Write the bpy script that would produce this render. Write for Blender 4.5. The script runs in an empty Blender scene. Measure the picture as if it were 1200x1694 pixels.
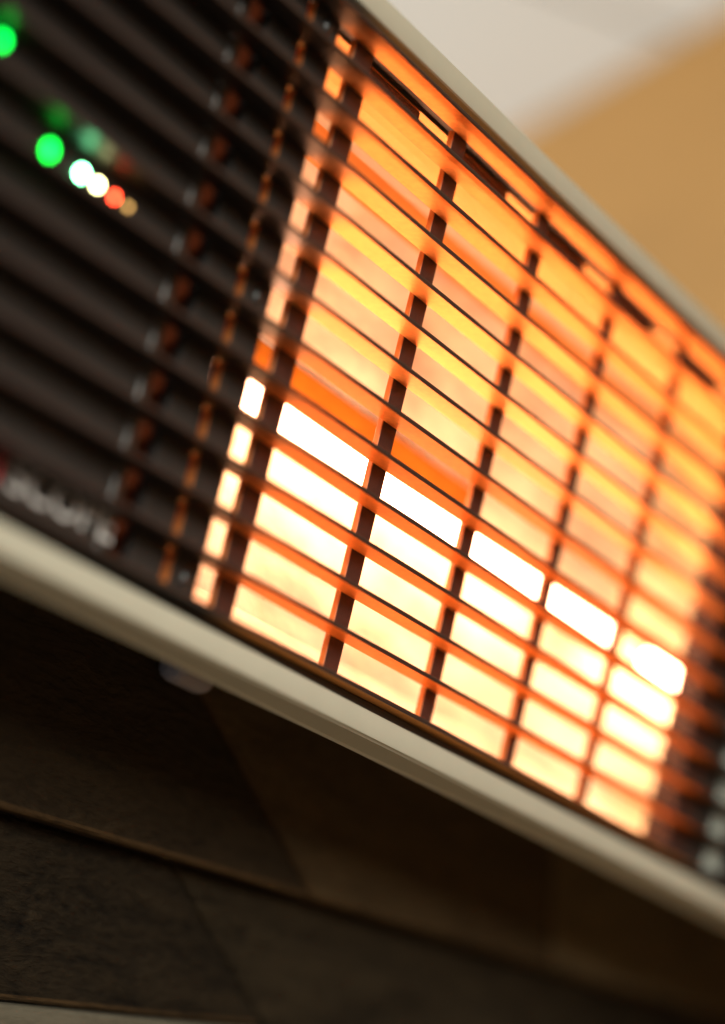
import bpy, bmesh, math, random
from mathutils import Vector, Matrix
random.seed(7)
scene = bpy.context.scene
COL = scene.collection

# ------------------------------------------------------------------ camera
FPX = 4759.9
cam_d = bpy.data.cameras.new('camera')
cam = bpy.data.objects.new('camera', cam_d); COL.objects.link(cam)
right = Vector((0.457, -0.858, 0.234)); back = Vector((-0.840, -0.503, -0.203)).normalized()
up = back.cross(right).normalized(); right = up.cross(back).normalized()
M = Matrix((right, up, back)).transposed().to_4x4()
CAM = Vector((-0.61585, -0.39304, -0.19576))
M.translation = CAM
cam.matrix_world = M
cam_d.sensor_fit = 'VERTICAL'; cam_d.sensor_height = 36.0; cam_d.sensor_width = 36.0
cam_d.lens = FPX / 1694 * 36.0
cam_d.clip_start = 0.01; cam_d.clip_end = 100
cam_d.dof.use_dof = True
cam_d.dof.focus_distance = 0.808
cam_d.dof.aperture_fstop = 3.6
scene.camera = cam

def ray(px, py):
    return (right * ((px - 600) / FPX) - up * ((py - 847) / FPX) - back).normalized()

# ------------------------------------------------------------------ world and lamps (a roofed terrace, soft daylight)
w = bpy.data.worlds.new('World'); scene.world = w; w.use_nodes = True
bg = w.node_tree.nodes['Background']
bg.inputs[0].default_value = (1.0, 0.96, 0.88, 1); bg.inputs[1].default_value = 0.15

def area(name, loc, target, size, power, color):
    l = bpy.data.lights.new(name, 'AREA'); l.shape = 'RECTANGLE'; l.size, l.size_y = size
    l.energy = power; l.color = color
    o = bpy.data.objects.new(name, l); COL.objects.link(o)
    o.location = loc
    o.rotation_euler = (Vector(target) - Vector(loc)).to_track_quat('-Z', 'Y').to_euler()
    return o
area('key_light', (-1.6, -2.4, 1.1), (0.1, 0.0, 0.0), (1.6, 1.2), 105, (1.0, 0.97, 0.90))  # unseen key lamp, added to light the casing front
area('back_fill', (-0.5, 2.2, -0.6), (1.25, 0.7, 0.6), (1.5, 1.5), 63, (0.92, 1.0, 1.0))  # unseen fill lamp, added behind the planks to brighten wall and ceiling

vs = scene.view_settings
vs.view_transform = 'Standard'; vs.look = 'None'; vs.exposure = 0.0; vs.gamma = 1.0
scene.cycles.use_denoising = True
scene.cycles.max_bounces = 8
scene.cycles.sample_clamp_indirect = 20

# ------------------------------------------------------------------ helpers
def link(name, me, mat=None, parent=None):
    o = bpy.data.objects.new(name, me); COL.objects.link(o)
    if mat: me.materials.append(mat)
    if parent: o.parent = parent
    return o

def bm_obj(name, bm, mat, parent=None, smooth=False):
    bmesh.ops.recalc_face_normals(bm, faces=bm.faces)
    me = bpy.data.meshes.new(name); bm.to_mesh(me); bm.free()
    if smooth:
        for p in me.polygons: p.use_smooth = True
    return link(name, me, mat, parent)

def box(bm, x0, x1, y0, y1, z0, z1, bev=0.0, seg=2):
    vsx = [bm.verts.new((x, y, z)) for x in (x0, x1) for y in (y0, y1) for z in (z0, z1)]
    fs = [(0, 1, 3, 2), (4, 6, 7, 5), (0, 4, 5, 1), (2, 3, 7, 6), (0, 2, 6, 4), (1, 5, 7, 3)]
    faces = [bm.faces.new([vsx[i] for i in f]) for f in fs]
    if bev:
        es = list({e for f in faces for e in f.edges})
        bmesh.ops.bevel(bm, geom=es, offset=bev, segments=seg, profile=0.5, affect='EDGES')

def box_obj(name, dims, mat, parent=None, bev=0.0, seg=2):
    bm = bmesh.new(); box(bm, *dims, bev=bev, seg=seg)
    return bm_obj(name, bm, mat, parent)

def extrude_profile(name, pts, x0, x1, mat, parent=None, closed=True, smooth=False, nx=1, caps=True):
    bm = bmesh.new(); rings = []
    for k in range(nx + 1):
        x = x0 + (x1 - x0) * k / nx
        rings.append([bm.verts.new((x, y, z)) for y, z in pts])
    n = len(pts)
    for a, b in zip(rings, rings[1:]):
        for i in range(n if closed else n - 1):
            bm.faces.new((a[i], a[(i + 1) % n], b[(i + 1) % n], b[i]))
    if closed and caps:
        bm.faces.new(rings[0]); bm.faces.new(rings[-1])
    return bm_obj(name, bm, mat, parent, smooth)

def cyl_x(name, x0, x1, y, z, r, mat, parent=None, seg=32, a0=0.0, a1=2 * math.pi, caps=True):
    """cylinder (or an arc of one) along x; angles run from -y towards +z"""
    bm = bmesh.new(); full = abs(a1 - a0 - 2 * math.pi) < 1e-6
    m = seg if full else seg + 1
    A = [a0 + (a1 - a0) * i / seg for i in range(m)]
    rings = [[bm.verts.new((x, y - r * math.cos(a), z + r * math.sin(a))) for a in A] for x in (x0, x1)]
    for i in range(m if full else m - 1):
        j = (i + 1) % m
        bm.faces.new((rings[0][i], rings[0][j], rings[1][j], rings[1][i]))
    if full and caps:
        bm.faces.new(rings[0]); bm.faces.new(rings[1])
    return bm_obj(name, bm, mat, parent, smooth=True)

def disc_dome(name, c, r, h, mat, parent=None, seg=20, rings=4):
    """small dome facing -y"""
    bm = bmesh.new(); prev = None
    for k in range(rings):
        a = (math.pi / 2) * k / rings
        rr, yy = r * math.cos(a), -h * math.sin(a)
        ring = [bm.verts.new((c[0] + rr * math.cos(2 * math.pi * i / seg), c[1] + yy, c[2] + rr * math.sin(2 * math.pi * i / seg))) for i in range(seg)]
        if prev:
            for i in range(seg): bm.faces.new((prev[i], prev[(i + 1) % seg], ring[(i + 1) % seg], ring[i]))
        prev = ring
    t = bm.verts.new((c[0], c[1] - h, c[2]))
    for i in range(seg): bm.faces.new((prev[i], prev[(i + 1) % seg], t))
    return bm_obj(name, bm, mat, parent, smooth=True)

def tag(o, label, cat, group=None):
    o['label'] = label; o['category'] = cat
    if group: o['group'] = group

# ------------------------------------------------------------------ materials
def mat(name, color, rough=0.5, metal=0.0, spec=0.5, noise=None, bump=None, coat=0.0, rough_noise=None, emit=None, emit_s=0.0):
    """noise = (scale xyz, amount, detail); bump = (scale xyz, strength, distance)"""
    m = bpy.data.materials.new(name); m.use_nodes = True
    nt = m.node_tree; b = nt.nodes['Principled BSDF']
    b.inputs['Base Color'].default_value = (*color, 1); b.inputs['Roughness'].default_value = rough
    b.inputs['Metallic'].default_value = metal; b.inputs['Specular IOR Level'].default_value = spec
    b.inputs['Coat Weight'].default_value = coat
    tc = nt.nodes.new('ShaderNodeTexCoord')
    def tex(scale, detail=6):
        mp = nt.nodes.new('ShaderNodeMapping'); mp.inputs['Scale'].default_value = scale
        nt.links.new(tc.outputs['Object'], mp.inputs[0])
        n = nt.nodes.new('ShaderNodeTexNoise'); n.inputs['Scale'].default_value = 1.0; n.inputs['Detail'].default_value = detail
        n.inputs['Roughness'].default_value = 0.65
        nt.links.new(mp.outputs[0], n.inputs['Vector']); return n
    if noise:
        n = tex(noise[0], noise[2] if len(noise) > 2 else 6)
        r = nt.nodes.new('ShaderNodeValToRGB')
        r.color_ramp.elements[0].position = 0.3; r.color_ramp.elements[1].position = 0.7
        a = noise[1]
        r.color_ramp.elements[0].color = (*[c * (1 - a) for c in color], 1)
        r.color_ramp.elements[1].color = (*[min(1, c * (1 + a)) for c in color], 1)
        nt.links.new(n.outputs[0], r.inputs[0]); nt.links.new(r.outputs[0], b.inputs['Base Color'])
    if rough_noise:
        n = tex(rough_noise[0]); mr = nt.nodes.new('ShaderNodeMapRange')
        mr.inputs['From Min'].default_value = 0.3; mr.inputs['From Max'].default_value = 0.7
        mr.inputs['To Min'].default_value = rough - rough_noise[1]; mr.inputs['To Max'].default_value = rough + rough_noise[1]
        nt.links.new(n.outputs[0], mr.inputs[0]); nt.links.new(mr.outputs[0], b.inputs['Roughness'])
    if bump:
        n = tex(bump[0], 8); bp = nt.nodes.new('ShaderNodeBump')
        bp.inputs['Strength'].default_value = bump[1]; bp.inputs['Distance'].default_value = bump[2]
        nt.links.new(n.outputs[0], bp.inputs['Height']); nt.links.new(bp.outputs[0], b.inputs['Normal'])
    if emit:
        b.inputs['Emission Color'].default_value = (*emit, 1); b.inputs['Emission Strength'].default_value = emit_s
    return m

CREAM = mat('cream_powder_coat', (0.53, 0.505, 0.385), 0.42, noise=((60, 60, 60), 0.03), bump=((2500, 2500, 2500), 0.12, 0.0002))
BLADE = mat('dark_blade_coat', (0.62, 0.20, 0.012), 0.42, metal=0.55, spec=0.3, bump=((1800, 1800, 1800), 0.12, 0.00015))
def glow_tint(m, dark_col, glow_col):
    # black coat; in front of the tube its orange glow is painted into the colour
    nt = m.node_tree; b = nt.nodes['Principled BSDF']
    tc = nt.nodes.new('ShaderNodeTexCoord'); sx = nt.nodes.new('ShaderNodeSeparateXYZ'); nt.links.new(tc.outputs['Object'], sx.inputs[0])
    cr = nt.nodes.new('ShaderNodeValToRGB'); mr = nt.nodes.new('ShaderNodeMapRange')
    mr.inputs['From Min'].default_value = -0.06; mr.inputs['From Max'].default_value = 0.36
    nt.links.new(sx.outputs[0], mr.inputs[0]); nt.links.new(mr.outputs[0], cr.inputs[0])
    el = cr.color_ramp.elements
    el[0].position = 0.10; el[0].color = (*dark_col, 1); el[1].position = 0.15; el[1].color = (*glow_col, 1)
    x = el.new(0.87); x.color = (*glow_col, 1); x = el.new(0.94); x.color = (*dark_col, 1)
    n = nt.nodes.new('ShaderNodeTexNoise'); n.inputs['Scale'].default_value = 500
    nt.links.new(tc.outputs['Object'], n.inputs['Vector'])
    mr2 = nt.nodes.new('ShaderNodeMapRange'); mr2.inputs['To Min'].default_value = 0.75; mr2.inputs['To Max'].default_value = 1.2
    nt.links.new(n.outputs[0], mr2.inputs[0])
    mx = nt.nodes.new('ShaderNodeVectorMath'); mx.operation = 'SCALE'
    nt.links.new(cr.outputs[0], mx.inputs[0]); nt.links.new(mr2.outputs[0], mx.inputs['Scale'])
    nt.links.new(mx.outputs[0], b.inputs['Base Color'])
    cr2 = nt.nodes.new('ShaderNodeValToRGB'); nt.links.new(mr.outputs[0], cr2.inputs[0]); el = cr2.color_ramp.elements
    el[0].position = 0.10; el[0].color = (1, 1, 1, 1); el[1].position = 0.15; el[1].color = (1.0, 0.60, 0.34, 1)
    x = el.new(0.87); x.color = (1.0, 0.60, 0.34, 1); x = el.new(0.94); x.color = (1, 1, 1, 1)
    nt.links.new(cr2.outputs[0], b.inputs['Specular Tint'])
glow_tint(BLADE, (0.040, 0.034, 0.030), (0.97, 0.43, 0.125))
EDGE = mat('dark_blade_edge', (0.040, 0.022, 0.018), 0.45)
GLOWSIDE = mat('bar_side_glow', (0.60, 0.20, 0.04), 0.5)  # orange glow on bar and plate sides, painted as base colour
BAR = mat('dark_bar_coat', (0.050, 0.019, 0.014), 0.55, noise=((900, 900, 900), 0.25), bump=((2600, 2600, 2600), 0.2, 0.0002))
PANEL = mat('black_panel_coat', (0.030, 0.026, 0.023), 0.50, noise=((40, 40, 40), 0.12), bump=((2200, 2200, 2200), 0.15, 0.0002))
STEEL = mat('bare_steel', (0.16, 0.165, 0.16), 0.45, metal=1.0, noise=((30, 30, 400), 0.2))
REFL = mat('reflector_metal', (0.88, 0.71, 0.51), 0.42, metal=0.22, noise=((20, 45, 45), 0.36, 3), bump=((55, 25, 55), 0.25, 0.004), rough_noise=((18, 30, 30), 0.10))
GOLD = mat('heat_tinted_metal', (0.95, 0.47, 0.12), 0.42, metal=0.40, noise=((14, 40, 40), 0.12), bump=((55, 25, 55), 0.2, 0.004))
COPPER = mat('dull_copper', (0.30, 0.095, 0.006), 0.6, spec=0.1, metal=0.0, noise=((16, 60, 60), 0.45), bump=((40, 40, 60), 0.2, 0.003))
FIL = mat('glowing_filament', (0.1, 0.05, 0.02), 0.6, emit=(1.0, 0.46, 0.26), emit_s=21)
PALE = mat('pale_edge_highlight', (0.55, 0.62, 0.53), 0.5)  # highlight on the right end edge, painted as a pale green-grey
RED = mat('red_print', (0.85, 0.12, 0.12), 0.5)
GREY = mat('grey_print', (0.80, 0.76, 0.70), 0.5)

# ------------------------------------------------------------------ setting: back wall and ceiling beyond
e = Vector((0.65, 0.76, 0.0)).normalized()         # run of the wall-to-ceiling corner
nw = Vector((-0.76, 0.65, 0.0)).normalized()       # wall face towards the camera
corner = CAM + ray(1030, 115) * 2.0
def slab(name, o, u, v, n, u0, u1, v0, v1, th, m, parent=None):
    bm = bmesh.new(); vv = []
    for k in (0, -th):
        for a, b in ((u0, v0), (u1, v0), (u1, v1), (u0, v1)): vv.append(bm.verts.new(o + u * a + v * b + n * k))
    for f in ((0, 1, 2, 3), (7, 6, 5, 4), (0, 4, 5, 1), (1, 5, 6, 2), (2, 6, 7, 3), (3, 7, 4, 0)): bm.faces.new([vv[i] for i in f])
    return bm_obj(name, bm, m, parent)
TAN = mat('tan_plywood', (0.425, 0.205, 0.050), 0.7, noise=((3.0, 3.0, 8.0), 0.10), bump=((20, 20, 80), 0.1, 0.002))
WHITE = mat('white_ceiling_paint', (0.93, 0.92, 0.88), 0.8, noise=((2.0, 2.0, 2.0), 0.03))
Zv = Vector((0, 0, 1))
tw = slab('back_wall', corner, e, Zv, nw, -1.6, 2.4, -2.2, -0.002, 0.05, TAN)
tag(tw, 'tan plywood wall out of focus beyond the heater', 'wall')
ceil = bpy.data.objects.new('ceiling', None); COL.objects.link(ceil); ceil['kind'] = 'structure'
un = nw.copy()
slab('ceiling_panel', corner, e, un, -Zv, -2.0, -0.091, -0.06, 1.6, 0.03, WHITE, ceil)
slab('ceiling_panel', corner, e, un, -Zv, -0.079, 2.4, -0.06, 1.6, 0.03, WHITE, ceil)

# ------------------------------------------------------------------ dark plank wall behind and below the heater
def wood(name, c1, c2, bumpd):
    m = bpy.data.materials.new(name); m.use_nodes = True; nt = m.node_tree; b = nt.nodes['Principled BSDF']
    tc = nt.nodes.new('ShaderNodeTexCoord'); mp = nt.nodes.new('ShaderNodeMapping'); mp.inputs['Scale'].default_value = (22, 60, 110)
    nt.links.new(tc.outputs['Object'], mp.inputs[0])
    n = nt.nodes.new('ShaderNodeTexNoise'); n.inputs['Scale'].default_value = 1; n.inputs['Detail'].default_value = 9; n.inputs['Roughness'].default_value = 0.7
    n.inputs['Distortion'].default_value = 0.6
    nt.links.new(mp.outputs[0], n.inputs['Vector'])
    mp2 = nt.nodes.new('ShaderNodeMapping'); mp2.inputs['Scale'].default_value = (160, 300, 420); nt.links.new(tc.outputs['Object'], mp2.inputs[0])
    n2 = nt.nodes.new('ShaderNodeTexNoise'); n2.inputs['Scale'].default_value = 1; n2.inputs['Detail'].default_value = 5
    nt.links.new(mp2.outputs[0], n2.inputs['Vector'])
    mx = nt.nodes.new('ShaderNodeMath'); mx.operation = 'ADD'; nt.links.new(n.outputs[0], mx.inputs[0])
    m3 = nt.nodes.new('ShaderNodeMath'); m3.operation = 'MULTIPLY'; m3.inputs[1].default_value = 0.55; nt.links.new(n2.outputs[0], m3.inputs[0]); nt.links.new(m3.outputs[0], mx.inputs[1])
    r = nt.nodes.new('ShaderNodeValToRGB'); r.color_ramp.elements[0].position = 0.50; r.color_ramp.elements[1].position = 0.85
    r.color_ramp.elements[0].color = (*c1, 1); r.color_ramp.elements[1].color = (*c2, 1)
    nt.links.new(mx.outputs[0], r.inputs[0]); nt.links.new(r.outputs[0], b.inputs['Base Color'])
    bp = nt.nodes.new('ShaderNodeBump'); bp.inputs['Strength'].default_value = 0.9; bp.inputs['Distance'].default_value = bumpd
    nt.links.new(mx.outputs[0], bp.inputs['Height']); nt.links.new(bp.outputs[0], b.inputs['Normal'])
    b.inputs['Roughness'].default_value = 0.75; b.inputs['Specular IOR Level'].default_value = 0.15
    return m
DARKW = wood('dark_stained_wood', (0.0010, 0.0007, 0.0003), (0.030, 0.020, 0.0095), 0.009)
TAUPE = wood('taupe_painted_wood', (0.085, 0.075, 0.05), (0.13, 0.115, 0.08), 0.0006)
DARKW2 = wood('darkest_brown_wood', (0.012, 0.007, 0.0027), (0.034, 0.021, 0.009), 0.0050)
BROWNW = wood('brown_wood_lit', (0.038, 0.023, 0.009), (0.085, 0.054, 0.023), 0.0030)  # brown wood with light from the right painted into its colour
PALEB = wood('brown_wood_lit_far', (0.085, 0.060, 0.026), (0.16, 0.115, 0.055), 0.0030)  # same wood painted lighter still, where the light is strongest
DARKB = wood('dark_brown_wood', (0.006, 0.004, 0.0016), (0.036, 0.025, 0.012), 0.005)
EDGELIT = wood('wood_edge_highlight', (0.015, 0.009, 0.004), (0.07, 0.04, 0.016), 0.0015)  # highlight along the lower board edges, painted as a lighter wood colour
pw = bpy.data.objects.new('plank_wall', None); COL.objects.link(pw)
pw.location = (0.05, 0.085, -0.14); pw.rotation_euler = (0, -math.radians(2.2), 0)
tag(pw, 'rough dark stained plank wall below and behind the heater', 'wall')
def plank(y0, y1, c, m, edge_lit=None, bev=0.002):
    """a board from its four face corners (x, z): bottom left, bottom right, top right, top left"""
    bm = bmesh.new()
    vv = [bm.verts.new((x, y, z)) for y in (y0, y1) for x, z in c]
    for f in ((0, 1, 2, 3), (7, 6, 5, 4), (0, 4, 5, 1), (1, 5, 6, 2), (2, 6, 7, 3), (3, 7, 4, 0)): bm.faces.new([vv[i] for i in f])
    bmesh.ops.bevel(bm, geom=list(bm.edges), offset=bev, segments=3, profile=0.5, affect='EDGES')
    bmesh.ops.recalc_face_normals(bm, faces=bm.faces)
    if edge_lit:
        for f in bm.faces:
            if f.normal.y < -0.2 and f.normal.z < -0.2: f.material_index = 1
    me = bpy.data.meshes.new('plank'); bm.to_mesh(me); bm.free()
    o = link('plank', me, m, pw)
    if edge_lit: me.materials.append(edge_lit)
    return o
def l2(x): return -0.0461 + 0.051 * (x - 0.004)
XL, XR, G = -0.45, 1.1, 0.0008
# upper boards, colours lightened rightwards for light from the right, meeting in a slanted joint hidden in the shade of the heater
plank(-0.010, 0.010, ((XL, 0.0045), (0.145, 0.0045), (-0.110, 0.14), (XL, 0.14)), DARKW2, EDGELIT)
plank(-0.010, 0.010, ((0.145 + G, 0.0045), (0.330, 0.0045), (0.270, 0.14), (-0.110 + G, 0.14)), BROWNW, EDGELIT)
plank(-0.010, 0.010, ((0.330 + G, 0.0045), (XR, 0.0045), (XR, 0.14), (0.270 + G, 0.14)), PALEB, EDGELIT)
# lower boards, the right one lightened in colour the same way
plank(0.000, 0.012, ((XL, l2(XL)), (0.150, l2(0.150)), (0.072, 0.0042), (XL, 0.0042)), DARKW, EDGELIT)
plank(0.000, 0.012, ((0.150 + G, l2(0.150)), (XR, l2(XR)), (XR, 0.0042), (0.072 + G, 0.0042)), DARKB, EDGELIT)
plank(-0.003, 0.012, ((XL, -0.28), (XR, -0.28), (XR, l2(XR) - 0.0006), (XL, l2(XL) - 0.0006)), TAUPE, None, 0.001)['label'] = 'lighter taupe plank at the very bottom'

# ------------------------------------------------------------------ the heater
H = bpy.data.objects.new('patio_heater', None); COL.objects.link(H)
H.location = (0, 0, 0)
tag(H, 'cream framed infrared heater with dark louvred grille glowing orange', 'heater')
DZ = 0.0125; D = 0.0095; DX = 0.05944
X0, X1 = -0.42, 0.56
ZI = 6.5 * DZ + 0.0040                               # inner edge of the cream frame

# casing: one formed sheet, front flanges with a small bead, tapering to the back
def arc(cy, cz, r, a0, a1, n):
    return [(cy + r * math.cos(math.radians(a0 + (a1 - a0) * i / n)), cz + r * math.sin(math.radians(a0 + (a1 - a0) * i / n))) for i in range(n + 1)]
half = [(0.014, ZI), (0.0028, ZI), (0.0022, ZI + 0.0003), (0.0020, ZI + 0.0008), (0.0020, ZI + 0.0062), (0.0022, ZI + 0.0067),
        (0.0030, ZI + 0.0070), (0.0034, ZI + 0.0074)]
half += [(0.0112, ZI + 0.0094)] + arc(0.0120, ZI + 0.0096, 0.0005, 165, 40, 6)
half += [(0.0140, ZI + 0.0092), (0.045, ZI - 0.016), (0.070, ZI - 0.035)]
pts = [(y, -z) for y, z in half] + [(y, z) for y, z in reversed(half)]
bm = bmesh.new(); ra = [bm.verts.new((X0, y, z)) for y, z in pts]; rb = [bm.verts.new((X1, y, z)) for y, z in pts]
for i in range(len(pts) - 1): bm.faces.new((ra[i], ra[i + 1], rb[i + 1], rb[i]))
bm.faces.new(ra); bm.faces.new(rb)
cas = bm_obj('casing', bm, CREAM, H)
for p in cas.data.polygons: p.use_smooth = len(p.vertices) == 4
cas.data.set_sharp_from_angle(angle=math.radians(25))

# louvre blades: one shared mesh
bm = bmesh.new(); box(bm, X0 + 0.02, X1 - 0.02, 0.0, D - 0.0002, -0.00065, 0.00065, bev=0.00035, seg=2)
bmesh.ops.recalc_face_normals(bm, faces=bm.faces)
for f in bm.faces:
    if abs(f.normal.y) > 0.3: f.material_index = 1
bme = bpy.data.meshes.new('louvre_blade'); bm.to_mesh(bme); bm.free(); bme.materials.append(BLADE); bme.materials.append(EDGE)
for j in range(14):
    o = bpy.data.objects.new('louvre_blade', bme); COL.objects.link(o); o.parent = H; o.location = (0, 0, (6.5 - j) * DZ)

for sgn in (-1, 1):
    za, zb = sorted((sgn * (6.5 * DZ + 0.0007), sgn * (ZI - 0.0001)))
    box_obj('grille_rim', (X0 + 0.02, X1 - 0.02, 0.0062, D + 0.004, za, zb), PANEL, H, bev=0.0004, seg=1)
# grille bars behind the blades
ZB = 6.5 * DZ
BARS = [(-0.0052, 0.0050), (0.0555, 0.0640), (0.1155, 0.1235), (0.1745, 0.1815), (0.2330, 0.2395)]
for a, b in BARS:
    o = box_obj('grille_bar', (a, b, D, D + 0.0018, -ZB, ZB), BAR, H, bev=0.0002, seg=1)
    o.data.materials.append(GLOWSIDE)
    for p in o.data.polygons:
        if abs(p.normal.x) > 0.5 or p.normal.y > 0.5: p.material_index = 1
# end plates at the left of the glowing opening, with narrow gaps between them
def plate(name, a, b, th=0.0018, m=PANEL): return box_obj(name, (a, b, D, D + th, -ZB, ZB), m, H, bev=0.0003, seg=2)
pl = plate('front_panel', X0 + 0.02, -0.0605)
plate('end_plate', -0.0470, -0.0312, 0.0023)
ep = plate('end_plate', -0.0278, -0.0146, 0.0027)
ep.data.materials.append(GLOWSIDE)
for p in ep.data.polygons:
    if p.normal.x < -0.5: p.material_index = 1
box_obj('steel_edge', (-0.0600, -0.0545, D + 0.0005, D + 0.004, -ZB, ZB), STEEL, H, bev=0.0015, seg=3)
for z in (0.0775, 0.0015, -0.0745):
    disc_dome('screw', (-0.0203, D, z), 0.0021, 0.0010, STEEL, ep)
# right end: a shallow baffle, then plates
box_obj('end_plate', (0.3110, 0.3125, D + 0.0002, D + 0.010, -ZB, ZB), BAR, H, bev=0.0002, seg=1)
plate('end_plate', 0.3127, 0.3310, 0.004, BAR)
plate('front_panel', 0.3312, 0.3480)
plate('front_panel', 0.3640, X1 - 0.02)
box_obj('end_edge', (0.3485, 0.3635, D - 0.0002, D + 0.006, -ZB, ZB), PALE, H, bev=0.002, seg=3)

# reflector trough: silvery back, heat-tinted roof and floor, glowing tube inside
YB = 0.062
RX0, RX1 = -0.0445, 0.490
TAB = mat('speckled_tab', (0.22, 0.095, 0.055), 0.6, noise=((1500, 1500, 1500), 0.6, 2))
for (a0, b0), (a1, b1) in zip(BARS, BARS[1:] + [(0.2945, 0.31)]):
    box_obj('roof_tab', (b0 + 0.006, b0 + 0.006 + 0.62 * (a1 - b0), D + 0.0044, D + 0.0070, 0.0778, 0.0806), TAB, H, bev=0.0003, seg=1)
upper = [(D + 0.0042, 0.0808), (0.030, 0.0790), (0.040, 0.0740), (0.046, 0.0640)]
mid = [(0.046, 0.0640), (0.056, 0.0420), (YB, 0.0200), (YB, -0.0200), (0.056, -0.0420), (0.046, -0.0640), (0.030, -0.0790), (D + 0.0042, -0.0808)]
extrude_profile('reflector', mid, RX0, RX1, REFL, H, closed=False)
extrude_profile('reflector_roof', upper, RX0, RX1, GOLD, H, closed=False)
for xe, m in ((RX0 - 0.001, mat('dark_red_copper', (0.13, 0.026, 0.008), 0.6, spec=0.1)), (RX1, GOLD)):  # left end wall dark red-brown, right one gold
    box_obj('reflector_end', (xe, xe + 0.001, D + 0.0034, YB + 0.001, -0.082, 0.082), m, H)
TY, TZ = 0.044, -0.0065
tube = bpy.data.objects.new('heating_tube', None); COL.objects.link(tube); tube.parent = H
cyl_x('filament', -0.010, 0.296, TY, TZ - 0.001, 0.0052, FIL, tube, seg=24)
cyl_x('filament', 0.344, 0.465, TY, TZ - 0.001, 0.0050, mat('hotter_filament', (0.1, 0.05, 0.02), 0.6, emit=(1.0, 0.50, 0.27), emit_s=34), tube, seg=24)
box_obj('copper_spine', (RX0 + 0.001, 0.212, 0.0588, 0.0612, 0.0020, 0.0150), COPPER, H, bev=0.0006, seg=2)
CAP = mat('ceramic_cap', (0.6, 0.5, 0.4), 0.7)
for xe in (-0.024, 0.465):
    cyl_x('tube_cap', xe, xe + 0.014, TY, TZ, 0.0085, CAP, tube, seg=24)

# indicator lights of the display on the front panel
def led(x, z, r, col, s):
    m = mat('indicator_glow', (0.02, 0.02, 0.02), 0.3, emit=col, emit_s=s)
    disc_dome('indicator_light', (x, D, z), r, 0.0006, m, pl, seg=14, rings=3)
led(-0.1180, 0.0005, 0.0019, (0.0, 1.0, 0.055), 13)
led(-0.1044, 0.0005, 0.0012, (0.22, 1.0, 0.42), 85)
led(-0.0975, 0.0005, 0.0010, (1.0, 0.95, 0.42), 42)
led(-0.0900, 0.0005, 0.0010, (1.0, 0.06, 0.02), 26)
led(-0.0839, 0.0005, 0.0008, (1.0, 0.55, 0.15), 4)
led(-0.1445, 0.0155, 0.0014, (0.0, 1.0, 0.07), 13)

# lettering on the lowest strip of the panel
def lettering(name, s, x, z, size, m, width):
    cu = bpy.data.curves.new(name, 'FONT'); cu.body = s; cu.size = size; cu.space_character = 1.02; cu.extrude = 0.00005; cu.offset = 0.00012
    to = bpy.data.objects.new('tmp', cu); COL.objects.link(to)
    bpy.context.view_layer.update()
    me = bpy.data.meshes.new_from_object(to); wd = to.dimensions.x
    bpy.data.objects.remove(to)
    o = link(name, me, m, pl); o.rotation_euler = (math.pi / 2, 0, 0); o.location = (x, D - 0.0001, z)
    o.scale.x = width / wd
sz = 0.0105
lettering('lettering', 'SCOPE', -0.1010, -0.0757, sz, GREY, 0.0450)
lettering('lettering', 'HEAT', -0.1380, -0.0757, sz, RED, 0.0355)

# wall bracket that carries the casing
BRK = mat('pale_bracket_coat', (0.30, 0.285, 0.33), 0.5)
br = box_obj('wall_bracket', (0.072, 0.094, 0.0655, 0.0755, -0.0860, -0.02), BRK, H, bev=0.0045, seg=4)
